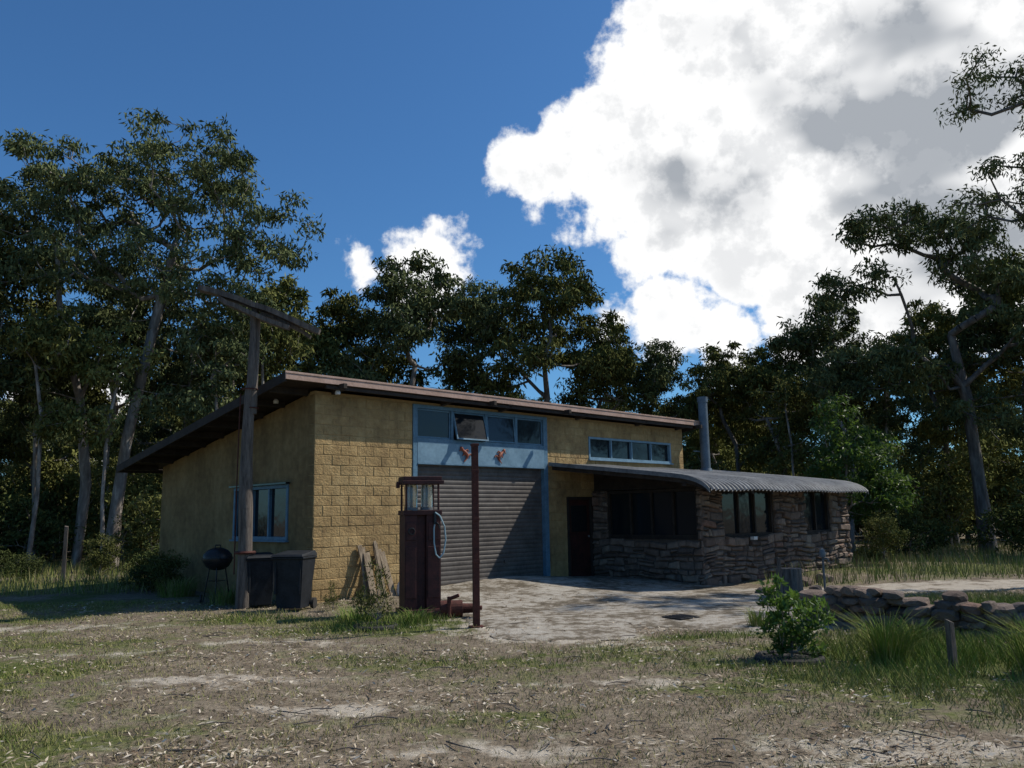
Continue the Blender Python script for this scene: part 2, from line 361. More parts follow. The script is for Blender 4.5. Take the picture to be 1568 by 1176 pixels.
# ---------------------------------------------------------------- trees
def make_tree(name,seed,trunk,blobs,nclump,nleaf,cr,leaf=(.26,.085),base_r=.22,mats=('bark','leaf'),droop=1.0,spacing=.55,seg=.8,extra_trunks=()):
    r=np.random.default_rng(seed)
    nodes=[np.array(p,float) for p in trunk]; par=[-1]+list(range(len(trunk)-1))
    for et in extra_trunks:
        nodes.append(np.array(et[0],float)); par.append(-1)
        for p in et[1:]: nodes.append(np.array(p,float)); par.append(len(nodes)-2)
    ntr=len(nodes)
    bl=np.array(blobs,float); vol=bl[:,3]*bl[:,4]*bl[:,5]*(bl[:,6] if bl.shape[1]>6 else 1); pr=vol/vol.sum(); T=[]
    tries=0
    while len(T)<nclump and tries<nclump*30:
        tries+=1; b=bl[r.choice(len(bl),p=pr)]; d=r.normal(size=3); d/=np.linalg.norm(d); q=b[:3]+d*b[3:6]*r.random()**.36
        if T and np.min(np.linalg.norm(np.array(T)-q,axis=1))<spacing*cr: continue
        T.append(q)
    T=np.array(T); top=nodes[len(trunk)-1]
    order=np.argsort(np.linalg.norm(T-top,axis=1)); 
    NA=np.array([tuple(p) for p in nodes])
    tips=[]
    for q in T[order]:
        dd=np.linalg.norm(NA-q,axis=1)+1.2*np.clip(NA[:,2]-q[2]+.15,0,None)
        lim=trunk[-1][2]*.35
        dd=dd+np.where(NA[:,2]<lim,(lim-NA[:,2])*1.0,0)
        j=int(np.argmin(dd)); a=NA[j]; L=np.linalg.norm(q-a); k=max(1,int(math.ceil(L/seg)))
        off=np.array([0,0,-.10*L])+r.normal(0,.07*L,3); prev=j; new=[]
        for i in range(1,k+1):
            t=i/k; p=a+(q-a)*t+off*4*t*(1-t)*.9+(r.normal(0,.05*seg,3) if i<k else 0)
            par.append(prev); prev=len(NA)+len(new); new.append(p)
        NA=np.vstack([NA,np.array(new)]); tips.append(prev)
    n=len(NA); cnt=np.zeros(n); 
    for t_ in tips: cnt[t_]+=1
    for i in range(n-1,0,-1):
        if par[i]>=0: cnt[par[i]]+=cnt[i]
    cnt=np.maximum(cnt,1); tot=cnt[0]
    rad=np.maximum(base_r*.8*(cnt/tot)**.5,cr*.018); 
    for i in range(ntr):
        if par[i]>=0 or i==0:
            z=NA[i][2]; rad[i]=max(rad[i],base_r*(1-.72*z/trunk[-1][2])) 
        else: rad[i]=base_r*.7
    rad[0]*=1.25
    ch=np.array([i for i in range(n) if par[i]>=0]); pa=np.array([par[i] for i in ch])
    A=NA[pa]; B=NA[ch]; ra=np.minimum(rad[pa],rad[ch]*1.5+.01); ra[ch<ntr]=rad[pa][ch<ntr]; rb=rad[ch]
    D=B-A; Ln=np.linalg.norm(D,axis=1)+1e-6; D/=Ln[:,None]
    ref=np.where((np.abs(D[:,2])<.9)[:,None],np.array([[0,0,1.]]),np.array([[1.,0,0]]))
    U=np.cross(D,ref); U/=np.linalg.norm(U,axis=1)[:,None]+1e-9; W=np.cross(D,U); m=6
    an=2*np.pi*np.arange(m)/m; ring=U[:,None,:]*np.cos(an)[None,:,None]+W[:,None,:]*np.sin(an)[None,:,None]
    VA=A[:,None,:]+ring*ra[:,None,None]; VB=(B+D*0.02)[:,None,:]+ring*rb[:,None,None]
    V1=np.concatenate([VA,VB],1).reshape(-1,3); E=len(A)
    i0=np.arange(m); i1=(i0+1)%m; q=np.stack([i0,i1,i1+m,i0+m],1); F1=(np.arange(E)[:,None,None]*2*m+q[None]).reshape(-1,4)
    ct=NA[np.array(tips)]; k=len(ct); nl=(nleaf*r.uniform(.45,1.4,k)).astype(int); own=np.repeat(np.arange(k),nl); nn=len(own)
    cs=cr*r.uniform(.6,1.35,k)
    d=r.normal(size=(nn,3)); d/=np.linalg.norm(d,axis=1)[:,None]; rr=r.random(nn)**.5
    C=ct[own]+d*rr[:,None]*cs[own][:,None]*np.array([[1,1,.6]])
    ld=r.normal(size=(nn,3)); ld[:,2]-=droop*1.2; ld/=np.linalg.norm(ld,axis=1)[:,None]
    wd=np.cross(ld,r.normal(size=(nn,3))); wd/=np.linalg.norm(wd,axis=1)[:,None]+1e-9
    LL=leaf[0]*r.uniform(.6,1.3,nn); WW=leaf[1]*r.uniform(.6,1.3,nn)
    bend=np.cross(ld,wd)*(LL*.12)[:,None]
    V2=np.stack([C,C+ld*(LL*.45)[:,None]+wd*(WW/2)[:,None]+bend,C+ld*LL[:,None],C+ld*(LL*.45)[:,None]-wd*(WW/2)[:,None]+bend],1).reshape(-1,3)
    F2=np.arange(nn*4).reshape(nn,4)+len(V1)
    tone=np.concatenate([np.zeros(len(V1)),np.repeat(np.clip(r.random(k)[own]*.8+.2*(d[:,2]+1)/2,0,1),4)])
    V=np.concatenate([V1,V2]); F=np.concatenate([F1,F2]); mi=np.concatenate([np.zeros(len(F1)),np.ones(nn)])
    return np_mesh(name,V,F,mats,mi,{'tone':tone})
def place(name,me,x,y,rz=0,s=1,parent=None,sz=None):
    o=bpy.data.objects.new(name,me); o.location=(x,y,Hz(x,y)-.05); o.rotation_euler=(0,0,rz); o.scale=(s,s,sz or s); return link(o,parent)
hl=make_tree('eucalyptus_left',11,[(0,0,0),(.1,0,2),(.3,.1,4.5),(.8,0,7),(1.2,.2,9.5),(1.6,.2,11.5)],
  [(1.9,0,14.4,3.1,2.6,2.2,1.1),(-2.6,0,13.6,3.1,2.6,2.2,1.1),(4.9,.3,12.2,2.0,2,1.9,1.1),(-1.3,0,10.8,4.3,3.0,2.2,.8),(3,0,9.8,2.3,2.2,1.7,1),(-3.6,0,7.4,3,2.3,1.7,.8),(.8,-.5,6.2,2.0,1.8,1.2,.5),(4.8,.5,8.4,1.5,1.4,1.2,.9)],
  380,112,.56,(.25,.072),.23,extra_trunks=([(-1.6,.8,0),(-1.4,.8,3),(-1.7,.6,6),(-2.4,.2,9),(-2.6,0,11.5)],))
place('eucalyptus_tree',hl,-13.9,29)
hr=make_tree('eucalyptus_right',23,[(0,0,0),(-.1,0,3),(-.2,0,5.5),(-.5,.1,8)],
  [(-1.5,0,12.3,2.7,2.3,1.0,1.3),(-4.3,0,10.0,1.8,1.6,.8,1.2),(1.4,0,10.9,2.2,2.1,1.3,1.1),(2.4,0,8.2,2.6,2.3,1.4,1),(-2.8,0,7.0,2.3,2.1,1.2,.9),(0,0,5.2,3.0,2.2,1.0,.5)],
  180,118,.52,(.25,.072),.25,('bark_dark','leaf'))
place('eucalyptus_tree',hr,16.8,30)
nr=make_tree('eucalyptus_near',31,[(0,0,0),(0,0,3),(-.1,0,6),(-.2,0,8.5)],
  [(-2.2,0,11.6,1.5,1.8,.8,1),(-2.2,.3,8.9,1.4,1.6,.8,1),(.6,0,11.4,2.6,2.4,1.6,.6),(.4,0,8.6,2.4,2.2,1.3,.5)],
  125,120,.42,(.16,.042),.22,('bark_dark','leaf'))
place('eucalyptus_tree',nr,13.9,18.2)
def variant(seed,hgt,rx,mats=('bark','leaf'),low=.42,nc=140,nl=96,cr=.57):
    r=random.Random(seed); th=hgt*.62
    tr=[(0,0,0)]+[(r.uniform(-.3,.3)*i*.5,r.uniform(-.3,.3)*i*.5,th*i/5) for i in range(1,6)]
    bl=[(r.uniform(-.3,.3),0,hgt-1.9,rx*.6,rx*.6,1.9,1.2)]
    for i in range(6):
        a=i*1.05+r.uniform(-.3,.3); rr=rx*r.uniform(.5,.8); bl.append((rr*math.cos(a),rr*math.sin(a),hgt*r.uniform(low+.08,.82),rx*.42,rx*.42,r.uniform(.8,1.4),1))
    return make_tree('eucalyptus_v%d'%seed,seed,tr,bl,nc,nl,cr,(.29,.09),.16,mats)
VS=[variant(41,13,3.2),variant(42,12.5,2.7,('bark','leaf_olive')),variant(43,13,3.4,('bark_dark','leaf_olive'),.3),variant(44,13,2.4,('bark','leaf'),.45,110),variant(45,12,3.0,('bark_dark','leaf_olive'),.25,155)]
slim=[make_tree('slim1',51,[(0,0,0),(.2,0,3),(.3,.1,6),(.5,0,8.5)],[(.4,0,9.5,1.6,1.6,1.6),(.6,.2,7,1.3,1.3,1.1)],45,75,.55,(.26,.09),.10),
      make_tree('slim2',52,[(0,0,0),(-.2,0,3),(-.1,.1,6),(.2,0,8)],[(.1,0,9,1.8,1.6,1.3),(-.4,.2,6.2,1.1,1.3,.9)],45,75,.55,(.26,.09),.085,('bark','leaf_olive'))]
for (x,y,v,s,rz) in [(-4.6,36,0,1.03,0.3),(1.6,37,2,1.06,1.2),(-10.6,36,1,1.0,2.1),(-7.6,38,4,1.02,.7),(4.0,38,1,.90,3),(6.6,38,3,.74,.4),(9.8,38,4,.78,1.9),(11.9,37,1,.74,5),
                     (14.1,36,0,.86,4.2),(-19.5,31,2,1.05,1),(-17,35,0,1.0,2.5),(20.5,33,2,.95,3.3),(18.8,36,4,.9,.2),(-1.4,39,3,1.0,2),(-22.5,28,4,1.0,1),(12.4,31,3,.6,1),(-14,38,4,.9,3),(-21,37,4,.9,.5)]:
    place('eucalyptus_tree',VS[v],x,y,rz,s)
for (x,y,v,s,rz) in [(-12.4,30.5,0,.9,0),(-11.2,33,1,1.0,2),(-15.6,27,1,.85,4),(-18.2,26.5,0,.9,1),(19.3,28.5,1,.8,2),(14.5,32,0,.75,1),(11,33,1,.7,4),(-9.5,31,1,.95,5),(22,29,0,.9,3),(-13.4,27.5,1,.8,1),(-16.8,29.5,0,.8,3),(17.9,31.5,0,.8,2),(13.2,33,1,.7,3),(-10.2,29,0,.8,4)]:
    place('gum_sapling',slim[v],x,y,rz,s)
forest=empty('distant_forest'); r=random.Random(99); k=0
for row,(yy,sc0,sc1,step) in enumerate([(44,.55,.75,4.6),(52,.6,.85,5.0),(64,.75,.95,5.2)]):
    x=-yy*.8-4
    while x<yy*.8+4:
        y=yy+r.uniform(-3,3); s=r.uniform(sc0,sc1)
        if x/y<-.2: s*=1.08
        place('forest_tree_%d'%k,VS[4 if x/y<-.3 and r.random()<.6 else r.randrange(5)],x,y,r.uniform(0,6.28),s,forest); k+=1
        x+=step*r.uniform(.6,1.4)*(.75 if x/y<-.25 else 1)
for (x,y) in [(-26,12),(-28,19),(-27,26),(30,22),(31,28)]:
    place('forest_tree_%d'%k,VS[r.randrange(5)],x,y,r.uniform(0,6.28),r.uniform(.8,1.0),forest); k+=1
bush=[make_tree('bush_a',61,[(0,0,0),(0,0,.4),(.1,0,.9)],[(0,0,1.2,1.5,1.3,.9),(.8,.2,.8,.9,.9,.6),(-.7,-.2,1.6,.8,.8,.6)],60,80,.42,(.16,.06),.05,('bark','leaf_bush'),.3,seg=.4),
      make_tree('bush_b',62,[(0,0,0),(0,.1,.7),(.1,0,1.5)],[(0,0,2.0,1.2,1.1,1.2),(.5,.2,1,1,.9,.7)],60,80,.42,(.17,.06),.05,('bark','leaf_olive'),.4,seg=.4)]
ug=empty('undergrowth'); k=0
for i in range(150):
    y=r.uniform(33,60); x=r.uniform(-.75,.75)*y; place('shrub_%d'%k,bush[r.randrange(2)],x,y,r.uniform(0,6.28),r.uniform(.9,1.9)*(y/38)**.7,ug); k+=1
for (x,y,v,s,rz) in [(-16,25.5,0,.55,1),(-11.5,23.5,1,.42,2),(-14,24,0,.4,5),(-8.4,19.6,0,.4,3),(-7.7,18.7,1,.33,1),(15.5,25,0,1.05,2),(18,27,1,1.0,3),(12.6,27,0,.8,0),(20,25.5,0,1.2,1),(10.9,24.9,1,.5,2),(-20,27,1,.9,2),(-22,24,0,.9,2),(-12.2,28.4,1,.9,3),(-10.4,24.5,0,.5,3),(-17.5,30,0,1.3,0),(-14.8,32,1,1.3,2),(-20.5,31,0,1.4,4)]:
    place('shrub',bush[v],x,y,rz,s)
sap=make_tree('bright_sapling',71,[(0,0,0),(0,0,1.5),(.1,0,3)],[(0,0,3.9,.9,.9,1.2),(.4,.1,2.9,1.2,1.1,1.0),(.9,0,2.0,1.1,1,.8),(-.5,0,2.6,.7,.8,.8)],65,100,.42,(.16,.055),.06,('bark','leaf_bright'),.6,seg=.4)
place('wattle_sapling',sap,10.7,27,0,1.05); place('wattle_sapling',sap,12.2,28,2,.85)
shr=make_tree('leafy_shrub',81,[(0,0,0),(0,0,.12),(.02,0,.25)],[(-.08,0,.66,.20,.2,.22),(.12,0,.46,.28,.24,.25),(-.1,0,.35,.25,.22,.22),(.22,0,.2,.22,.2,.16)],60,34,.1,(.075,.03),.015,('bark','leaf_bright'),-.7,.5,.12)
place('leafy_shrub',shr,3.02,9.45,0,1.06)
weed=make_tree('weed',82,[(0,0,0),(0,0,.15),(.02,0,.35)],[(0,0,.7,.14,.14,.25),(.1,0,.4,.22,.2,.2),(-.15,0,.35,.16,.2,.2)],45,20,.09,(.07,.016),.01,('bark','leaf_olive'),-.9,.5,.12)
place('tall_weed',weed,-2.03,12.5,0,1.1); place('tall_weed',weed,-3.2,14.9,1,.6); place('tall_weed',weed,-2.75,15.3,2,.45)
def tussock(name,x,y,n,hh,sp,tone0):
    a=rng.random(n)*6.283; rr=sp*rng.random(n)**.5; px=rr*np.cos(a); py=rr*np.sin(a); h=hh*rng.uniform(.35,1.1,n)
    P=np.stack([px,py,0*px],1); la=np.stack([np.cos(a+rng.normal(0,.7,n)),np.sin(a+rng.normal(0,.7,n)),0*a],1)*(h*rng.uniform(.1,.95,n))[:,None]
    w=np.stack([-np.sin(a),np.cos(a),0*a],1)*.005; up=np.zeros((n,3)); up[:,2]=h
    m=P+la*.35+up*.65; t=P+la+up*.9
    V=np.stack([P-w,P+w,m+w*.8,m-w*.8,t+w*.1,t-w*.1],1).reshape(-1,3); b=np.arange(n)[:,None]*6
    F=np.concatenate([b+np.array([[0,1,2,3]]),b+np.array([[3,2,4,5]])])
    me=np_mesh(name,V,F,['grass'],attrs={'tone':np.repeat(np.clip(tone0+rng.normal(0,.28,n),0,1),6)})
    o=bpy.data.objects.new(name,me); o.location=(x,y,Hz(x,y)-.01); return link(o)
tussock('grass_tussock',3.85,8.95,480,.62,.15,.8); tussock('grass_tussock',5.05,8.15,750,.62,.28,.9); tussock('grass_tussock',4.6,9.9,300,.36,.18,.75)
tussock('grass_tussock',5.9,9.2,450,.36,.3,.7); tussock('grass_tussock',3.4,12.0,200,.3,.15,.7); tussock('grass_tussock',-2.4,12.9,350,.33,.3,.9); tussock('grass_tussock',-1.5,12.8,250,.25,.25,.9)
tussock('grass_tussock',-7.3,18.3,400,.5,.4,.7); tussock('grass_tussock',-5.7,16.7,300,.4,.35,.7)
# ---------------------------------------------------------------- building
B=empty('garage_building',(-3.89,16.2,0),math.radians(45))
def wall_cells(mb,L,top,holes,th,z0=-.2,x0=0,xcuts=()):
    xsn=sorted(set([x0,L]+[h[0] for h in holes]+[h[1] for h in holes]+list(xcuts))); zt=min(top(a) for a in (x0,L)); zs=sorted(set([z0]+[h[2] for h in holes]+[h[3] for h in holes]))
    zs=[z for z in zs if z<zt-.01]
    for a,b in zip(xsn,xsn[1:]):
        for i,c in enumerate(zs):
            last=i==len(zs)-1; d0=top(a) if last else zs[i+1]; d1=top(b) if last else zs[i+1]
            mx=(a+b)/2; mz=(c+min(d0,d1))/2
            if any(h[0]<mx<h[1] and h[2]<mz<h[3] for h in holes): continue
            mb.hexa([(a,0,c),(b,0,c),(b,th,c),(a,th,c),(a,0,d0),(b,0,d1),(b,th,d1),(a,th,d0)])
def facing(mb,L,top,holes,rowh,leng,gap,proud,jit,z0=0,seed=1,run=False,x0=0):
    r=random.Random(seed); z=z0; row=0; rough=jit>.01
    def warp(u,v):
        if not rough: return u,v
        return u, v+.035*math.sin(2.3*u+1.7*v+seed)+.022*math.sin(5.9*u-3*v)
    while z<top(L/2)-.03:
        hh=rowh(r); z1=min(z+hh,top(L/2)); zm=(z+z1)/2
        iv=[(x0,L)]
        for h in holes:
            if h[2]<zm<h[3]:
                nv=[]
                for a,b in iv:
                    if h[1]<=a or h[0]>=b: nv.append((a,b)); continue
                    if h[0]>a: nv.append((a,h[0]))
                    if h[1]<b: nv.append((h[1],b))
                iv=nv
        for a,b in iv:
            x=a
            while x<b-.02:
                l=leng(r)
                if run: 
                    ph=(row%2)*l/2; nxt=(math.floor((x-ph)/l+1e-6)+1)*l+ph; l=nxt-x
                e=min(x+l,b)
                if b-e<.06: e=b
                j=lambda: r.uniform(-jit,jit)
                cells=[(z,z1)]
                if rough and r.random()<.35 and z1-z>.13: zz=z+(z1-z)*r.uniform(.35,.65); cells=[(z,zz),(zz,z1)]
                for (za,zb) in cells:
                    p=r.uniform(*proud); q0,q1,w0,w1=x+gap/2,e-gap/2,za+gap/2,zb-gap/2
                    c=[warp(q0+j(),w0+j()),warp(q1+j(),w0+j()),warp(q1+j(),w1+j()),warp(q0+j(),w1+j())]
                    cx=sum(k[0] for k in c)/4; cz=sum(k[1] for k in c)/4
                    vs=[]
                    for ins,dep in ((0,.02),(.006,-p*.5),(.03,-p)) if rough else ((0,.01),(.002,-p*.45),(.014,-p)):
                        for k_,(u,v) in enumerate(c):
                            su=-1 if u>cx else 1; sv=-1 if v>cz else 1
                            jj=r.uniform(-.014,.014) if rough else r.uniform(-.002,.002)
                            vs.append((u+su*min(ins,abs(u-cx)*.7)+jj*.4,dep+jj*.6,v+sv*min(ins,abs(v-cz)*.7)))
                    fs=[(8,9,10,11)]
                    for lv in (0,4):
                        for k_ in range(4): fs.append((lv+k_,lv+(k_+1)%4,lv+4+(k_+1)%4,lv+4+k_))
                    mb.add(vs,fs)
                x=e
        z=z1; row+=1
WL=12.8
holes=[(2.42,6.70,-.3,4.04),(7.4,8.42,-.3,2.04),(8.34,12.14,3.04,3.64)]
mb=MB(); wall_cells(mb,WL,lambda a:4.1,holes,.2); mb.done('front_wall_core',['mortar'],B)
mb=MB(); facing(mb,WL,lambda a:4.045,holes,lambda r:.2,lambda r:.4,.005,(.005,.014),.005,-.16,5,True); mb.done('front_wall_blocks',['block'],B)
RT=lambda y:4.32-.158*(y+.4)
SM=Matrix(((0,1,0,0),(1,0,0,0),(0,0,1,0),(0,0,0,1)))
side_holes=[(.92,3.24,1.18,2.30)]
mb=MB(); mb.M=SM; wall_cells(mb,7.2,lambda a:RT(a)-.15,side_holes,.2,x0=.202); 
mb.M=Matrix.Translation((0,7.0,0)); wall_cells(mb,WL-.2,lambda a:RT(7.2)-.15,[],.2,x0=.2)
mb.M=Matrix.Translation((WL-.2,0,0))@SM; wall_cells(mb,7.2,lambda a:RT(a)-.15,[],.2,x0=.202)
mb.done('side_walls',['render'],B)
mb=MB(); mb.M=SM.copy()
facing(mb,.20,lambda a:4.045,[],lambda r:.2,lambda r:.5,.006,(.006,.012),.003,-.16,6); mb.done('corner_blocks',['render'],B)
mb=MB()
def slab(x0,x1,y0,y1,dz0,dz1): mb.hexa([(x0,y0,RT(y0)+dz0),(x1,y0,RT(y0)+dz0),(x1,y1,RT(y1)+dz0),(x0,y1,RT(y1)+dz0),(x0,y0,RT(y0)+dz1),(x1,y0,RT(y0)+dz1),(x1,y1,RT(y1)+dz1),(x0,y1,RT(y1)+dz1)])
slab(-.86,13.2,-.4,7.85,-.04,0); mb.done('roof_sheeting',['iron'],B)
mb=MB(); mb.cur=0
mb.box(-.90,13.24,-.432,-.402,4.19,4.335); mb.box(-.92,13.26,-.445,-.434,4.305,4.345)
mb.cur=1
slab(-.90,-.862,-.40,7.88,-.17,.012); slab(13.202,13.24,-.40,7.88,-.17,.012); mb.box(-.9,13.24,7.882,7.91,RT(7.85)-.17,RT(7.85)+.0)
slab(-.855,13.195,-.395,7.845,-.06,-.043)
for i in range(9):
    y=.25+i*.9; slab(-.85,-.005,y,y+.06,-.19,-.063)
for x in (.35,3.2,5.0,7.8,10.4,12.4): slab(x,x+.1,-.395,-.02,-.21,-.063)
for x in (.25,4.3,6.9,12.9): mb.box(x,x+.08,-.62,-.446,4.10,4.20)
mb.box(0,12.8,-.395,-.33,4.10,4.168)
mb.done('fascia_and_rafters',['fascia','wood_dark'],B,.004)
mb=MB()
for x,z in ((.32,4.02),(-.3,3.93)):
    mb.lathe([(0,.0),(.05,0),(.055,.05),(.03,.09),(0,.09)],(x,-.3 if x>0 else 1.0,z),12)
mb.done('eave_lights',['white'],B,smooth=True)
mb=MB(); mb.cur=0
x0,x1=2.42,6.70
mb.box(x0,x0+.12,-.03,.18,-.1,4.04); mb.box(x1-.14,x1,-.03,.18,-.1,4.04)
mb.box(x0+.12,x1-.14,-.025,.15,3.22,3.31); mb.box(x0+.12,x1-.14,-.02,.15,3.96,4.04)
for xx in (3.55,4.6,5.6): mb.box(xx-.035,xx+.035,-.022,.12,3.31,3.96)
mb.cur=1; mb.box(x0+.12,x1-.14,-.035,.16,2.76,3.22)
mb.cur=0; mb.box(x0+.12,x1-.14,-.05,.10,2.73,2.758)
edges=[x0+.12,3.515,3.585,4.565,4.635,5.565,5.635,x1-.14]
for i in range(4):
    a,b=edges[2*i]+.003,edges[2*i+1]-.003; tilt=.16 if i==1 else (.05 if i==2 else 0)
    def P(x,z,o): return (x,.03-o-tilt*(3.96-z)/.65*1.0,z)
    zz0,zz1=3.315,3.955; w=.035
    for (xa,xb,za,zb) in ((a,b,zz0,zz0+w),(a,b,zz1-w,zz1),(a,a+w,zz0+w,zz1-w),(b-w,b,zz0+w,zz1-w)):
        mb.hexa([P(xa,za,.02),P(xb,za,.02),P(xb,za,-.02),P(xa,za,-.02),P(xa,zb,.02),P(xb,zb,.02),P(xb,zb,-.02),P(xa,zb,-.02)])
    mb.cur=2; mb.add([P(a+w,zz0+w,0),P(b-w,zz0+w,0),P(b-w,zz1-w,0),P(a+w,zz1-w,0)],[(0,1,2,3)]); mb.cur=0
mb.cur=3; mb.box(x0+.1,x1-.1,.17,.19,3.2,4.04)
mb.done('door_frame_and_highlights',['blue','blue_light','glass','wood_dark'],B,.004)
mb=MB(); N=220; vs=[]; fs=[]
for i in range(N+1):
    z=.02+i*(2.72/N); ph=(z/.1)%1; y=.09-.014*max(0,math.sin(math.pi*ph))**.6
    vs+=[(2.545,y,z),(6.555,y,z)]
for i in range(N): fs.append((2*i,2*i+1,2*i+3,2*i+2))
mb.add(vs,fs); mb.box(2.545,6.555,.06,.11,-.1,.03); mb.box(5.2,5.32,.04,.075,.5,.56)
mb.done('roller_door',['roller'],B)
def gecko(mb,cx,z,fl):
    pts=[(cx+fl*(.10*math.sin(t*4.4)),-.055,z+.34*(t-.5)) for t in np.linspace(0,1,11)]
    rs=[.008,.014,.02,.028,.038,.044,.044,.036,.026,.038,.022]
    mb.tube(pts,rs,8)
    for k,dx in ((4,.10),(7,.10)):
        for s_ in (-1,1): mb.tube([pts[k],(pts[k][0]+s_*dx,-.055,pts[k][2]+.05),(pts[k][0]+s_*dx*1.3,-.055,pts[k][2]+.0)],[.018,.014,.013],6)
mb=MB(); gecko(mb,3.86,2.99,1); gecko(mb,5.06,2.99,-1); mb.done('lizard_ornaments',['orange'],B,smooth=True)
def window(mb,a,b,z0,z1,n,fr=.06,depth=.06,y=0.05,fm=0,gm=1,sill=True):
    mb.cur=fm
    mb.box(a,b,y-.08,y+.05,z1-fr,z1); mb.box(a,b,y-.08,y+.05,z0,z0+fr)
    mb.box(a,a+fr,y-.075,y+.05,z0+fr,z1-fr); mb.box(b-fr,b,y-.075,y+.05,z0+fr,z1-fr)
    ww=(b-a-2*fr)/n
    for i in range(1,n): mb.box(a+fr+ww*i-fr*.4,a+fr+ww*i+fr*.4,y-.06,y+.04,z0+fr,z1-fr)
    if sill: mb.box(a-.03,b+.03,y-.13,y-.02,z0-.035,z0-.001)
    mb.cur=gm
    for i in range(n): 
        t_=.012*(i%2)
        mb.add([(a+fr+ww*i,y+t_,z0+fr),(a+fr+ww*(i+1),y+.004+t_,z0+fr),(a+fr+ww*(i+1),y+.004+t_,z1-fr),(a+fr+ww*i,y+t_,z1-fr)],[(0,1,2,3)])
mb=MB(); window(mb,8.34,12.14,3.04,3.64,4,.055); mb.done('clerestory_window',['blue_light','glass'],B,.003)
mb=MB(); mb.M=SM; window(mb,.92,3.24,1.18,2.30,3,.07); mb.box(.85,3.3,-.12,-.03,2.302,2.34); mb.done('side_window',['blue','glass'],B,.003)
mb=MB(); mb.cur=0; mb.box(7.4,7.48,-.03,.12,-.05,2.04); mb.box(8.34,8.42,-.03,.12,-.05,2.04); mb.box(7.48,8.34,-.03,.12,1.97,2.04)
mb.cur=1; mb.box(7.48,8.34,.04,.08,-.02,1.97)
mb.cur=2; mb.box(7.60,8.22,.028,.039,1.15,1.82); mb.cur=1; mb.box(7.60,8.22,.025,.0385,.2,.95); mb.cur=3; mb.lathe([(0,0),(.03,0),(.03,.05),(0,.05)],(8.25,.0,1.0),10)
mb.done('entry_door',['wood_dark','maroon','glass','iron'],B,.004)
M1=Matrix.Translation((8.45,0,0))@Matrix.Rotation(-math.pi/2,4,'Z')
Lq=math.hypot(6.25,.76); M2=Matrix.Translation((8.45,-3.31,0))@Matrix.Rotation(math.atan2(-.76,6.25),4,'Z')
M3=Matrix.Translation((14.7,-4.07,0))@Matrix.Rotation(math.pi/2,4,'Z')
h1=[(.48,3.2,.97,2.19)]; h2=[(.75,2.85,.97,2.15),(4.2,5.45,.97,2.15)]
core=MB(); st=MB()
core.M=M1; wall_cells(core,3.31,lambda a:2.19,[(.48,3.2,.97,2.3)],.3,-.4)
core.M=M2; wall_cells(core,Lq,lambda a:2.16,[(.75,2.85,.97,2.3),(4.2,5.45,.97,2.3)],.3,-.4,x0=.302)
core.M=M3; wall_cells(core,4.0,lambda a:2.16,[],.3,-.4,x0=.302)
core.done('annex_wall_core',['stone_mortar'],B)
rh=lambda r:r.uniform(.10,.26); rl=lambda r:r.uniform(.12,.5)
st.M=M1; facing(st,3.34,lambda a:2.16,h1,rh,rl,.014,(.03,.10),.024,-.35,11)
st.M=M2; facing(st,Lq+.03,lambda a:2.13,h2,rh,rl,.014,(.03,.11),.024,-.35,12,x0=-.03)
st.M=M3; facing(st,4.0,lambda a:2.13,[],rh,rl,.014,(.03,.10),.024,-.35,13)
st.done('annex_stone_facing',['stone'],B)
mb=MB(); mb.M=M1; window(mb,.48,3.2,.99,2.17,4,.07,y=.1); mb.M=M2; window(mb,.75,2.85,.99,2.14,3,.07,y=.1); window(mb,4.2,5.45,.99,2.14,2,.07,y=.1)
mb.done('annex_windows',['wood_dark','glass'],B,.003)
prof=[(0,2.87),(1,2.75),(2,2.63),(3,2.51),(3.7,2.42),(3.94,2.385),(4.12,2.345),(4.28,2.29),(4.42,2.225),(4.53,2.15),(4.60,2.07)]
def prof_n(k):
    a=prof[max(0,k-1)]; b=prof[min(len(prof)-1,k+1)]; dx=b[0]-a[0]; dz=b[1]-a[1]; l=math.hypot(dx,dz); return (-dz/l,dx/l)
g0,g1=6.75,14.95; per=.17; nx_=int((g1-g0)/per*8); V=[];
for i in range(nx_+1):
    g=g0+(g1-g0)*i/nx_; o=.032*math.cos(2*math.pi*(g-g0)/per)
    sag=.014*math.sin(g*2.3)
    for k,(s_,z_) in enumerate(prof):
        n_=prof_n(k); V.append((g,-(s_+n_[0]*o)-.03,z_+n_[1]*o+sag))
V=np.array(V); K=len(prof); ii=np.arange((nx_+1)*K).reshape(nx_+1,K); F=np.stack([ii[:-1,:-1],ii[1:,:-1],ii[1:,1:],ii[:-1,1:]],-1).reshape(-1,4)
me=np_mesh('annex_roof',V,F,['iron'],smooth=[True]*len(F)); link(bpy.data.objects.new('annex_roof',me),B)
mb=MB(); mb.cur=0
for gx in (g0-.03,g1+.005):
    for k in range(K-1):
        (s0,z0),(s1,z1)=prof[k],prof[k+1]
        mb.hexa([(gx,-s0-.03,z0-.06),(gx+.022,-s0-.03,z0-.06),(gx+.022,-s1-.03,z1-.06),(gx,-s1-.03,z1-.06),(gx,-s0-.03,z0+.035),(gx+.022,-s0-.03,z0+.035),(gx+.022,-s1-.03,z1+.035),(gx,-s1-.03,z1+.035)])
mb.cur=1
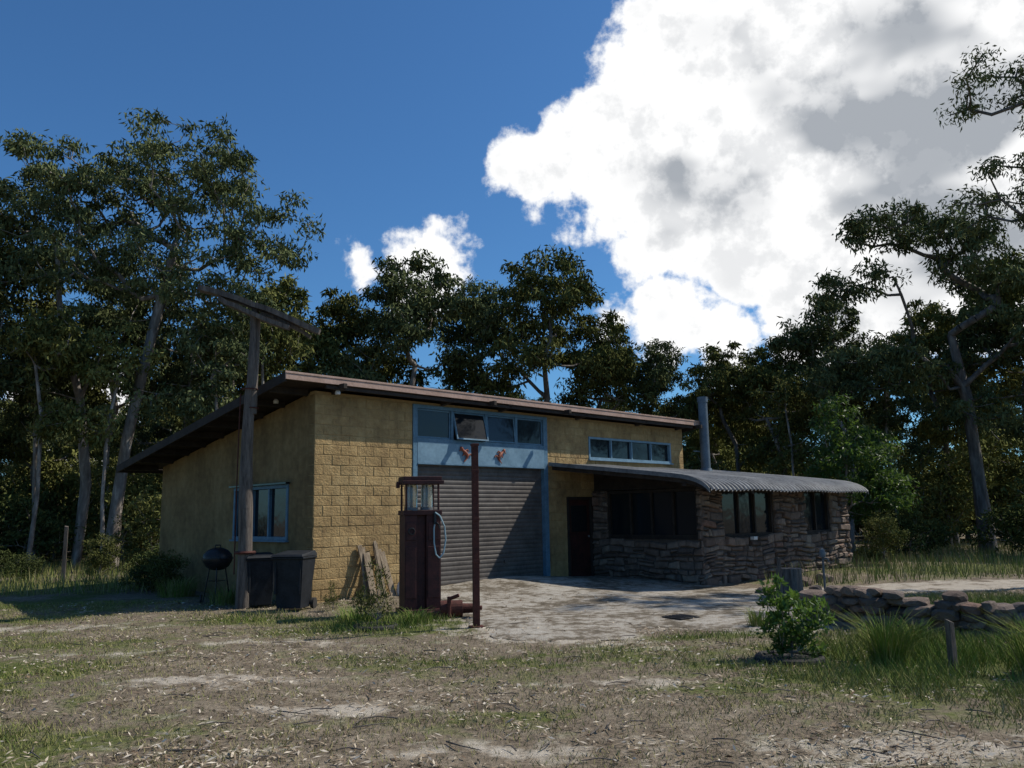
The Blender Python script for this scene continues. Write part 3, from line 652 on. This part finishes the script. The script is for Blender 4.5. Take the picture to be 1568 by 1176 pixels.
for gx in np.arange(6.85,14.9,.9):
    for k in range(K-2):
        (s0,z0),(s1,z1)=prof[k],prof[k+1]
        mb.hexa([(gx,-s0-.03,z0-.16),(gx+.05,-s0-.03,z0-.16),(gx+.05,-s1-.03,z1-.16),(gx,-s1-.03,z1-.16),(gx,-s0-.03,z0-.045),(gx+.05,-s0-.03,z0-.045),(gx+.05,-s1-.03,z1-.045),(gx,-s1-.03,z1-.045)])
mb.M=M1; mb.hexa([(0.02,.05,2.2),(3.3,.05,2.17),(3.3,.2,2.17),(0.02,.2,2.2),(0.02,.05,2.66),(3.3,.05,2.31),(3.3,.2,2.31),(0.02,.2,2.66)])
mb.M=M2; mb.box(.0,Lq,.05,.2,2.17,2.27)
mb.M=Matrix.Identity(4); mb.box(6.8,14.9,-4.0,-3.9,2.17,2.22)
mb.done('annex_roof_trim',['iron','wood_dark'],B)
mb=MB(); c=(13.25,-.5); mb.cyl((c[0],c[1],2.6),(c[0],c[1],5.0),.14,.14,20); mb.cyl((c[0],c[1],4.92),(c[0],c[1],5.08),.16,.16,20); mb.cyl((c[0],c[1],2.75),(c[0],c[1],2.9),.22,.17,20)
mb.box(12.8,c[0]-.1,c[1]+.1,c[1]+.13,3.4,3.43); mb.done('flue_pipe',['pipe'],B,smooth=True)
mb=MB(); mb.M=M2; mb.box(1.7,1.84,-.2,-.08,.9,.98); mb.done('sill_lamp',['white'],B,.01)
# ---------------------------------------------------------------- pole
P0=empty('timber_pole',(-5.05,15.75,0)); mb=MB(); r=random.Random(4)
pts=[(0+.02*math.sin(z*1.7),.0+.015*math.cos(z*2.1),z) for z in np.linspace(-.2,4.15,14)]; mb.tube(pts,[.15-.008*i*.5+r.uniform(-.008,.008) for i in range(14)],14)
pts=[(.05+.012*math.sin(z*2.7),.03,z) for z in np.linspace(3.6,5.55,8)]; mb.tube(pts,[.10+r.uniform(-.008,.008) for i in range(8)],12)
mb.done('pole_shaft',['wood_grey'],P0,smooth=True)
mb=MB()
def plank(a,b,w,t,n=7,s=1,seed=1):
    r=random.Random(seed); a=Vector(a);b=Vector(b); d=(b-a).normalized(); sd=d.cross(Vector((0,0,1))).normalized(); up=sd.cross(d)
    ring=[]
    for i in range(n+1):
        k=i/n; c=a+(b-a)*k+up*(.05*math.sin(k*math.pi)*s)+up*r.uniform(-.012,.012); ww=w*(.35+.65*math.sin(math.pi*min(1,.18+k*.75)))*r.uniform(.85,1.1)
        ring.append([c-sd*ww/2-up*t/2,c+sd*ww/2-up*t/2,c+sd*ww/2+up*t/2,c-sd*ww/2+up*t/2])
    vs=[p for q in ring for p in q]; fs=[(0,1,2,3),tuple(4*n+j for j in (3,2,1,0))]
    for i in range(n):
        for j in range(4): fs.append((4*i+j,4*i+(j+1)%4,4*i+4+(j+1)%4,4*i+4+j))
    mb.add(vs,fs)
plank((-1.0,-.1,6.08),(1.3,.1,5.2),.36,.10,9,1,1); plank((-.6,-.12,5.84),(.75,-.05,5.25),.32,.08,8,-.5,2); plank((.15,.1,5.60),(1.1,.2,5.12),.22,.06,6,1,3)
mb.cyl((.05,.03,5.4),(.05,.03,5.72),.085,.06,10); mb.done('weathered_crosspiece',['wood_grey'],P0)
mb=MB(); mb.torus((0,0,4.08),.15,.012,20,6); mb.torus((.05,.03,3.72),.115,.012,20,6); mb.torus((.02,0,1.0),.16,.03,20,6); mb.tube([(-.17,0,4.0),(-.19,.02,2.5),(-.18,0,.6)],[.012]*3,6); mb.done('pole_straps',['rust'],P0,smooth=True)
# ---------------------------------------------------------------- fuel pump
PU=empty('antique_fuel_pump',(-1.62,14.4,Hz(-1.62,14.4)),math.radians(20))
mb=MB(); mb.box(-.36,.36,-.28,.28,-.05,.07); mb.box(-.31,-.10,-.22,.22,.07,1.62); mb.box(.06,.31,-.22,.22,.07,1.62); mb.box(-.10,.06,-.16,.18,.07,1.62)
mb.box(-.33,.33,-.24,.24,1.62,1.70); mb.box(-.30,-.12,-.235,-.221,.25,1.1); mb.box(.08,.29,-.235,-.221,.25,1.1); mb.box(-.29,-.13,-.235,-.221,1.2,1.5); mb.box(.09,.28,-.235,-.221,1.2,1.5)
mb.done('pump_body',['maroon'],PU,.012)
mb=MB()
for x in (-.28,.28):
    for y in (-.18,.18): mb.cyl((x,y,1.70),(x,y,2.14),.02,.02,8)
mb.box(-.36,.36,-.27,.27,2.14,2.20); mb.box(-.33,.33,-.24,.24,2.20,2.27); mb.box(-.41,-.36,-.05,.05,2.08,2.18); mb.done('pump_canopy',['maroon'],PU,.012)
mb=MB(); mb.cur=0
for x in (-.15,.12): mb.lathe([(0,1.72),(.095,1.72),(.10,1.76),(.10,2.08),(.09,2.13),(0,2.13)],(x,0,0),18)
mb.cur=1
for x in (-.15,.12): mb.lathe([(.105,1.705),(.112,1.705),(.112,1.75),(.105,1.75)],(x,0,0),18); mb.cyl((x,0,1.72),(x,0,2.12),.015,.015,8)
mb.done('measuring_glasses',['clear','iron'],PU,smooth=True)
mb=MB(); h=[(.20,-.26,1.66),(.28,-.28,1.60),(.36,-.28,1.42),(.38,-.28,1.2),(.34,-.28,.98),(.27,-.28,.90),(.21,-.28,.96),(.18,-.27,1.15),(.18,-.26,1.38),(.2,-.26,1.5)]
mb.tube(h,[.013]*len(h),8); mb.done('hose',['rubber'],PU,smooth=True)
mb=MB(); mb.cyl((.2,-.26,1.46),(.2,-.25,1.66),.022,.02,10); mb.tube([(.2,-.26,1.5),(.25,-.3,1.46),(.27,-.3,1.38)],[.018,.014,.012],8); mb.torus((-.2,-.245,1.35),.05,.012,16,6,'y'); mb.done('nozzle_and_dial',['black'],PU,smooth=True)
MP=empty('rusty_machine_parts',(-.95,13.5,Hz(-.95,13.5)))
mb=MB(); mb.cyl((-.25,0,.14),(.1,.05,.14),.13,.13,18); mb.cyl((.1,.05,.14),(.28,.07,.14),.08,.07,14); mb.torus((.35,-.1,.16),.13,.03,20,8,'x'); mb.cyl((.3,-.1,.16),(.42,-.1,.16),.035,.035,10)
for i in range(6): a=i*math.pi/3; mb.cyl((.35,-.1,.16),(.35,-.1+.13*math.cos(a),.16+.13*math.sin(a)),.012,.012,6)
mb.box(-.45,-.2,-.12,.14,0,.1); mb.cyl((-.1,-.1,.0),(-.1,-.1,.34),.04,.03,10); mb.cyl((-.1,-.1,.3),(.06,-.12,.36),.03,.03,8); mb.done('parts',['rust'],MP,.006)
mb=MB(); mb.box(-.045,.045,-.045,.045,-.3,2.62); mb.box(-.055,.055,-.055,.055,2.60,2.635); mb.box(-.1,.1,-.1,.1,-.02,.02)
for z in (.9,1.5,2.2): mb.box(-.05,.05,-.052,-.046,z,z+.05)
mb.done('steel_post',['rust'],None,.006,loc=(-.57,12.28,Hz(-.57,12.28)),rz=math.radians(15))
# ---------------------------------------------------------------- bins
def bin_(x,y,rz,s=1):
    e=empty('wheelie_bin',(x,y,Hz(x,y)),rz); e.scale=(s,s,s); mb=MB()
    mb.hexa([(-.22,-.22,.05),(.22,-.22,.05),(.22,.20,.05),(-.22,.20,.05),(-.28,-.30,.92),(.28,-.30,.92),(.28,.32,.92),(-.28,.32,.92)])
    mb.box(-.30,.30,-.33,.33,.90,.94); mb.box(-.24,-.2,-.305,-.28,.3,.85); mb.box(.2,.24,-.305,-.28,.3,.85); mb.done('body',['plastic'],e,.015)
    mb=MB(); mb.hexa([(-.30,-.36,.945),(.30,-.36,.945),(.30,.34,.945),(-.30,.34,.945),(-.27,-.32,.985),(.27,-.32,.985),(.27,.30,1.03),(-.27,.30,1.03)]); mb.cyl((-.25,.37,.97),(.25,.37,.97),.018,.018,10)
    for q in (-.25,.25): mb.box(q-.015,q+.015,.3,.39,.95,.99)
    mb.done('lid',['plastic'],e,.012)
    mb=MB()
    for q in (-.27,.27): mb.cyl((q-.03,.26,.10),(q+.03,.26,.10),.10,.10,18)
    mb.cyl((-.25,.26,.1),(.25,.26,.1),.015,.015,8); mb.done('wheels',['tyre'],e)
bin_(-3.94,15.1,math.radians(-8)); bin_(-4.85,16.0,math.radians(28),.97)
K_=empty('kettle_barbecue',(-5.95,16.9,Hz(-5.95,16.9)),.3)
mb=MB(); mb.lathe([(0,.62),(.12,.64),(.22,.70),(.28,.80),(.29,.86),(.27,.94),(.2,1.02),(.1,1.065),(0,1.075)],n=24); mb.lathe([(.285,.845),(.305,.85),(.305,.865),(.285,.87)],n=24)
for a in (.5,2.6,4.7): mb.cyl((.17*math.cos(a),.17*math.sin(a),.68),(.3*math.cos(a),.3*math.sin(a),0),.013,.013,8)
mb.tube([(-.05,0,1.07),(-.05,0,1.12),(.05,0,1.12),(.05,0,1.07)],[.012]*4,8); mb.lathe([(0,.42),(.16,.42),(.17,.43),(0,.435)],n=18); mb.torus((.3,-.1,.08),.08,.02,16,6,'x'); mb.torus((-.28,-.1,.08),.08,.02,16,6,'x')
mb.done('kettle_and_stand',['black'],K_,smooth=True)
PL=empty('leaning_timber_boards',(-3.89,16.2,0),math.radians(45))
mb=MB()
for i,(x,w,hh,ln) in enumerate([(.95,.12,1.0,.42),(1.1,.1,1.05,.36),(1.26,.16,.95,.4),(1.42,.11,1.08,.34),(1.56,.14,.9,.46),(1.3,.06,1.12,.6),(1.0,.15,.9,.55)]):
    sk=random.Random(i).uniform(-.15,.15); q=-.06-.012*i
    mb.hexa([(x,-ln,-.02),(x+w,-ln,-.02),(x+w,-ln+.03,-.02),(x,-ln+.03,-.02),(x+sk,q,hh),(x+sk+w,q,hh+.02),(x+sk+w,q+.03,hh+.02),(x+sk,q+.03,hh)])
mb.done('boards',['wood_tan'],PL,.004)
mb=MB(); mb.lathe([(0,0),(.12,.02),(.16,.12),(.13,.26),(.06,.36),(.09,.42),(0,.40)],(1.85,-.45,0),12); o=mb.done('sack',['white'],PL,smooth=True)
# ---------------------------------------------------------------- rocks
def rockmesh(seed,sub=2):
    bm=bmesh.new(); bmesh.ops.create_icosphere(bm,subdivisions=sub,radius=1); r=random.Random(seed); o=Vector((r.random()*50,r.random()*50,r.random()*50))
    for v in bm.verts:
        n=noise.noise(v.co*1.1+o)*.4+noise.noise(v.co*2.7+o)*.22; c=v.co*(1+n)
        for ax in range(3): c[ax]=max(-.75,min(.75,c[ax]))
        v.co=c
    V=[v.co.copy() for v in bm.verts]; F=[tuple(x.index for x in f.verts) for f in bm.faces]; bm.free(); return V,F
RK=[rockmesh(s) for s in range(8)]
def rock(mb,x,y,z,sx,sy,sz,rz,r):
    V,F=RK[r.randrange(8)]; m=Matrix.Translation((x,y,z))@Matrix.Rotation(rz,4,'Z')@Matrix.Rotation(r.uniform(-.15,.15),4,'X')@Matrix.Rotation(r.uniform(-.12,.12),4,'Y')@Matrix.Diagonal((sx,sy,sz,1)); mb.add([m@v for v in V],F)
mb=MB(); r=random.Random(12); path=[(4.3,12.5),(4.8,11.5),(5.7,10.7),(6.8,10.2),(8.2,9.95),(10.5,9.8)]
for a,b in zip(path,path[1:]):
    L=math.dist(a,b); ang=math.atan2(b[1]-a[1],b[0]-a[0]); 
    for lay in range(5):
        t=r.uniform(0,.1)
        while t<L:
            l=r.uniform(.12,.36); k=t/L; x=a[0]+(b[0]-a[0])*k+r.uniform(-.06,.06); y=a[1]+(b[1]-a[1])*k+r.uniform(-.06,.06)
            if lay<4 or r.random()<.6: rock(mb,x,y,Hz(x,y)+.03+lay*.105+r.uniform(-.02,.02),l*.75,.22,r.uniform(.07,.11),ang+r.uniform(-.25,.25),r)
            t+=l*.92
mb.done('dry_stone_wall',['stone_dark'])
mb=MB()
for (x,y,s) in [(5.1,17.5,.16),(5.9,18.5,.2),(4.9,16.2,.12),(6.6,19.5,.22),(7.4,20.3,.2),(6.2,17.6,.15)]: rock(mb,x,y,Hz(x,y)+s*.3,s*1.3,s,s*.8,r.random()*3,r)
mb.done('garden_rocks',['stone_dark'])
for (x,y,R) in ((2.98,9.42,.33),(-2.05,12.45,.3)):
    mb=MB(); mb.torus((0,0,.02),R,.045,28,10); mb.lathe([(0,.03),(R,.03)],n=24); mb.done('tyre_planter',['tyre'],None,smooth=True,loc=(x,y,Hz(x,y)))
mb=MB(); r=random.Random(2); vs=[];fs=[]; n=18; prof2=[(.30,-.05),(.25,.1),(.235,.35),(.24,.52),(.235,.56),(.0,.575)]
for k,(rr,z) in enumerate(prof2):
    for i in range(n): a=2*math.pi*i/n; q=rr*(1+.08*math.sin(3*a)+.04*math.sin(7*a)); vs.append((q*math.cos(a),q*math.sin(a),z))
for k in range(len(prof2)-1):
    for i in range(n): fs.append((k*n+i,k*n+(i+1)%n,(k+1)*n+(i+1)%n,(k+1)*n+i))
mb.add(vs,fs); mb.done('tree_stump',['wood_grey'],None,loc=(5.4,16.7,Hz(5.4,16.7)),smooth=True)
G=empty('garden_tap',(6.25,17.2,Hz(6.25,17.2))); mb=MB(); mb.cyl((0,0,0),(0,0,.72),.022,.022,10); mb.tube([(0,0,.68),(.08,-.03,.7),(.11,-.04,.62)],[.02,.018,.016],8); mb.torus((0,0,.78),.035,.01,14,6); mb.lathe([(0,.7),(.06,.72),(.07,.8),(.04,.88),(0,.9)],n=12); mb.done('standpipe',['iron'],G,smooth=True)
for (x,y,h_,w) in ((4.32,8.55,.5,.035),(-11.9,22.3,1.5,.05),(4.95,15.9,.8,.03)):
    mb=MB(); mb.hexa([(-w,-w,-.1),(w,-w,-.1),(w,w,-.1),(-w,w,-.1),(-w*.8,-w*.8,h_),(w*.9,-w*.8,h_-.02),(w*.9,w*.9,h_),(-w*.8,w*.9,h_+.02)]); mb.done('timber_stake',['wood_grey'],None,.004,loc=(x,y,Hz(x,y)),rz=.4)
mb=MB(); mb.box(-.2,.2,-.2,.2,0,.02)
for i in range(5): mb.box(-.16+i*.075,-.13+i*.075,-.17,.17,.02,.03)
mb.done('drain_cover',['black'],None,.003,loc=(2.5,13.0,Hz(2.5,13.0)+.02),rz=.6)
# ---------------------------------------------------------------- world
W=bpy.data.worlds.new('World'); scene.world=W; W.use_nodes=True; t=W.node_tree; t.nodes.clear()
try: W.cycles.sampling_method='MANUAL'; W.cycles.sample_map_resolution=512
except Exception: pass
class WN(NT):
    def __init__(s,tree): s.t=tree
w=WN(t); out=w.n('ShaderNodeOutputWorld'); bg=w.n('ShaderNodeBackground'); bg.inputs[1].default_value=.12; w.l(bg.outputs[0],out.inputs[0])
S=Vector((.629,.205,.75)).normalized()
sky=w.n('ShaderNodeTexSky',sky_type='NISHITA'); sky.sun_disc=False; sky.sun_elevation=math.asin(S.z); sky.sun_rotation=math.atan2(S.x,S.y); sky.dust_density=.5; sky.ozone_density=2.0; sky.air_density=1.0
skyc=w.mix(1.0,sky.outputs[0],(.37,.67,.93),'MULTIPLY')
tc=w.n('ShaderNodeTexCoord'); d=tc.outputs['Generated']
def wnoise(vec,scale,detail,rough=.55):
    nd=w.n('ShaderNodeTexNoise'); nd.inputs['Scale'].default_value=scale; nd.inputs['Detail'].default_value=detail; nd.inputs['Roughness'].default_value=rough; w.l(vec,nd.inputs['Vector']); return nd
def vm(op,a,b=None):
    n_=w.n('ShaderNodeVectorMath',operation=op)
    for i,v in enumerate((a,b)):
        if v is None: continue
        if hasattr(v,'links'): w.l(v,n_.inputs[i])
        else: n_.inputs[i].default_value=v
    return n_
n1=wnoise(d,7,1.5,.5); off=vm('SUBTRACT',n1.outputs['Color'],(.5,.5,.5)); sc=w.n('ShaderNodeVectorMath',operation='SCALE'); w.l(off.outputs[0],sc.inputs[0]); sc.inputs['Scale'].default_value=.10
dd=vm('ADD',d,sc.outputs[0]).outputs[0]
blobs=[(24,27,13),(16,24.1,9),(8.4,24.6,5.2),(3.2,23.0,3.0),(10,28.2,4.0),(29,18.8,11),(12,18.8,4.2),(10.3,17.0,2.4),(16.9,17.6,3.8),(11.3,12.4,3.3),(8.0,13.2,2.2),(14.9,11.2,2.9),(22,12.5,4.8),(-6.1,17.2,3.2),(-10.9,16.6,1.8),(11.6,33,2.0),(18.5,31.5,8),(33,27,13),(-28,7,4),(38,8,6),(95,35,14)]
acc=None
for az,el,rd in blobs:
    a,e=math.radians(az),math.radians(el); c=(math.sin(a)*math.cos(e),math.cos(a)*math.cos(e),math.sin(e))
    ds=vm('DISTANCE',dd,c).outputs['Value']; f=w.math('SUBTRACT',math.radians(rd),ds)
    acc=f if acc is None else w.math('MAXIMUM',acc,f)
n2=wnoise(d,18,6,.6).outputs['Fac']; F_=w.math('ADD',acc,w.math('MULTIPLY',w.math('SUBTRACT',n2,.5),.11))
def mr(v,a,b,c=0,e=1,typ='SMOOTHSTEP'):
    m=w.n('ShaderNodeMapRange',interpolation_type=typ); w.l(v,m.inputs[0]); m.inputs[1].default_value=a; m.inputs[2].default_value=b; m.inputs[3].default_value=c; m.inputs[4].default_value=e; return m.outputs[0]
mask=mr(F_,-.006,.014)
mp=w.n('ShaderNodeMapping'); mp.inputs['Scale'].default_value=(1,1,1.9); mp.inputs['Rotation'].default_value=(0,.35,0); w.l(d,mp.inputs[0])
n3=wnoise(mp.outputs[0],5.2,3,.45).outputs['Fac']; depth=mr(acc,.03,.12); gr=w.math('MULTIPLY',depth,mr(n3,.42,.60,.0,.95))
g2=w.math('MULTIPLY',mr(F_,.0,.05),mr(n2,.46,.62,0,.34)); grt=w.math('ADD',gr,g2,True)
cloud=w.mix(grt,(8.9,8.9,8.9),(3.3,3.55,3.9))
w.l(w.mix(mask,skyc,cloud),bg.inputs[0])
# ---------------------------------------------------------------- sun + camera
sl=bpy.data.lights.new('sun','SUN'); sl.energy=4.4; sl.angle=math.radians(.5); sl.color=(1,.94,.84); so=bpy.data.objects.new('sun',sl); so.rotation_euler=(-S).to_track_quat('-Z','Y').to_euler(); link(so)
cam=bpy.data.cameras.new('camera'); cam.lens=29.13; cam.sensor_width=36; cam.clip_end=3000; co=bpy.data.objects.new('camera',cam)
co.matrix_world=Matrix.Translation((0,0,1.6))@Matrix.Rotation(math.radians(99),4,'X')@Matrix.Rotation(math.radians(-1),4,'Z'); link(co); scene.camera=co
scene.view_settings.view_transform='Standard'; scene.view_settings.look='None'; scene.view_settings.exposure=0
